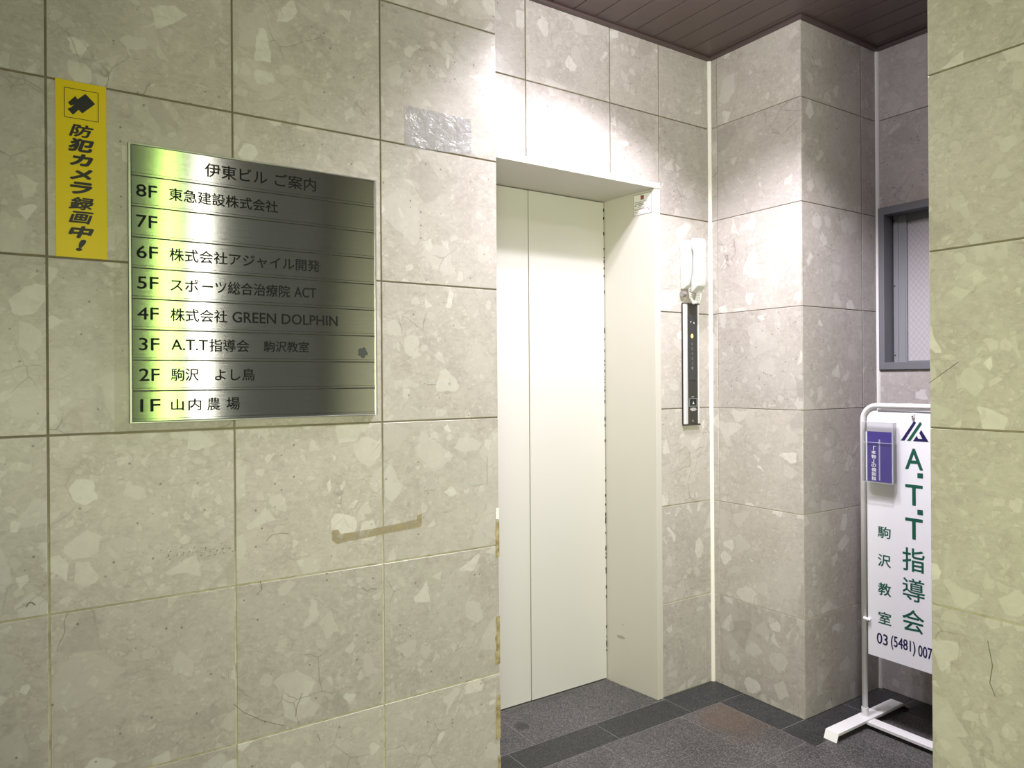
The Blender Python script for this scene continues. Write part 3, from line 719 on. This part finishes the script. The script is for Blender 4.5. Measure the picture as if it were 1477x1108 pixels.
sg('T', 1.3985, 1.3368, .8030, .7270, bold=.018)
sg('指', 1.4099, 1.331, .6960, .6120, bold=.012); sg('導', 1.4096, 1.331, .5880, .5060, bold=.008); sg('会', 1.4118, 1.3340, .4760, .3960, bold=.012)
for ch, za_, zb3 in (('駒', .7562, .7128), ('沢', .6530, .6070), ('教', .5480, .5015), ('室', .4420, .3960)): sg(ch, 1.5005, 1.4518, za_, zb3, bold=.010)
sg('03', 1.5070, 1.4650, .3600, .3190, 'navy', .010); sg('(5481)', 1.4540, 1.3650, .3640, .3120, 'navy', .010); sg('007', 1.3560, 1.3075, .3580, .3170, 'navy', .010)
polys('logo_stroke', [[(-1.3650, 1.1495), (-1.3575, 1.1435), (-1.3990, 1.0775), (-1.4120, 1.0775)]], M['navy'], GF, pn)
polys('logo_stroke', [[(-1.3440, 1.1475), (-1.3370, 1.1400), (-1.3775, 1.0775), (-1.3900, 1.0775)]], M['green'], GF, pn)
polys('logo_triangle', [[(-1.3403, 1.1195), (-1.3145, 1.0775), (-1.3215, 1.0875), (-1.3368, 1.0875), (-1.3465, 1.1075)], [(-1.3145, 1.0775), (-1.3690, 1.0775), (-1.3555, 1.0985), (-1.3510, 1.0875), (-1.3215, 1.0875)]], M['navy'], GF, pn)
bm = B(); tube(bm, [(X0-.004, 1.3668, zt-.026), (X0-.004, 1.3668, zt-.040)], .006, 12); obj('panel_clip', bm, M['white'], ss, smooth=True)
bm = B(); tube(bm, [(X0-.0085, 1.3668, zt-.034), (X0-.012, 1.3668, zt-.034)], .0022, 8); obj('clip_screw', bm, M['dark'], ss)
bm = B(); tube(bm, [(X0-.011, 1.553, .401), (X0-.006, 1.540, .3985), (X0-.005, 1.529, .3965)], [.0065, .0065, .0075], 12); obj('panel_clip', bm, M['white'], ss, smooth=True)
bm = B(); tube(bm, [(X0-.012, 1.531, .396), (X0-.015, 1.531, .396)], .0022, 8); obj('clip_screw', bm, M['dark'], ss)
# ------------------------------------------------------------------ leaflet holder on the sign
HX0, HX1, HY0, HY1, HZ0, HZ1 = 2.5845, 2.6120, 1.4225, 1.5385, .9205, 1.1400
bh = thing('leaflet_holder', 'clear acrylic leaflet holder hung on the left tube of the white sign stand', 'holder', ((HX0+HX1)/2, (HY0+HY1)/2, HZ0))
t = .0022
bm = B(); box(bm, HX1-t, HX1, HY0, HY1, HZ0, HZ1); obj('back_plate', bm, M['acrylic'], bh)
bm = B(); prism(bm, [(HY0, HZ0+t), (HY1, HZ0+t), (HY1, HZ0+.146), (1.517, HZ0+.146), (1.511, HZ0+.17), (1.511, HZ0+.147), (1.462, HZ0+.147), (1.462, HZ0+.17), (1.455, HZ0+.146), (HY0, HZ0+.146)], 0, HX0, HX0+t); obj('front_plate', bm, M['acrylic_front'], bh)
bm = B(); box(bm, HX0+t, HX1-t, HY0, HY0+t, HZ0+t, HZ1-t); obj('side_plate', bm, M['acrylic'], bh)
bm = B(); box(bm, HX0+t, HX1-t, HY1-t, HY1, HZ0+t, HZ1-t); obj('side_plate', bm, M['acrylic'], bh)
bm = B(); box(bm, HX0, HX1-t, HY0, HY1, HZ0, HZ0+t); obj('bottom_plate', bm, M['acrylic'], bh)
bm = B(); box(bm, HX0, HX1-t, HY0, HY1, HZ1-t, HZ1); obj('top_lid', bm, M['acrylic'], bh)
bm = B(); w = .0012   # bright cut edges of the acrylic
for (a, c) in ((HY0, HZ0), (HY1, HZ0), (HY0, HZ1), (HY1, HZ1)):
    box(bm, HX0-.0004, HX1, a-w/2, a+w/2, c-w/2, c+w/2)
for a in (HY0, HY1): box(bm, HX0-.0006, HX0+.0006, a-w/2, a+w/2, HZ0, HZ1)
for c in (HZ0, HZ0+.146, HZ1): box(bm, HX0-.0006, HX0+.0006, HY0, HY1, c-w/2, c+w/2)
obj('cut_edges', bm, M['acrylic_edge'], bh)
for k in range(5):
    x = HX0 + .0052 + .0026*k
    y0_, y1_ = 1.4275, 1.5215+.0026*min(k, 4)
    lf = thing('leaflet', 'front purple leaflet with white vertical Japanese lettering in the clear holder' if k == 0 else 'white-edged leaflet stacked behind the front purple leaflet in the clear holder', 'leaflet', (x, 1.475, HZ0+t), None if k == 0 else 'leaflets stacked behind the front leaflet')
    z0_, z1_ = HZ0+.0024, HZ0+.186-.001*k
    bm = B(); box(bm, x, x+.0016, y0_, y1_, z0_, z1_); sh = obj('paper_sheet', bm, M['paper'], lf)
    if k == 0:
        HF = ((x-.0003, 0, 0), (0, -1, 0), (0, 0, 1), (-1, 0, 0))
        bm = B(); box(bm, x-.0003, x+.0003, y0_+.0005, y1_-.0012, z0_, z1_); cv = obj('purple_cover', bm, M['purple'], lf)
        for j, ch in enumerate('「本物」の個別指'):
            h = .0135; zc = FZ-.2600-.0160*j
            w_ = .0165 if ch not in '「」' else .009
            off = -.003 if ch == '「' else (.003 if ch == '」' else 0)
            text('cover_lettering', ch, M['print_white'], HF, -1.4955-w_/2-off, -1.4955+w_/2-off, zc-h/2, zc+h/2, cv, spread=.00045)
        for j in range(16):
            zc = FZ-.232-.0094*j
            random.seed(j)
            polys('fine_print', [[(-1.4735-.004, zc-.0030), (-1.4735+.004, zc-.0034), (-1.4735+.004, zc-.0022), (-1.4735-.004, zc-.0018)], [(-1.4735-.0035, zc+.0020), (-1.4735+.0035, zc+.0016), (-1.4735+.0035, zc+.0028), (-1.4735-.0035, zc+.0030)], [(-1.4745, zc-.0035), (-1.4730, zc-.0035), (-1.4730, zc+.0036), (-1.4745, zc+.0036)]], M['print_white'], HF, cv)
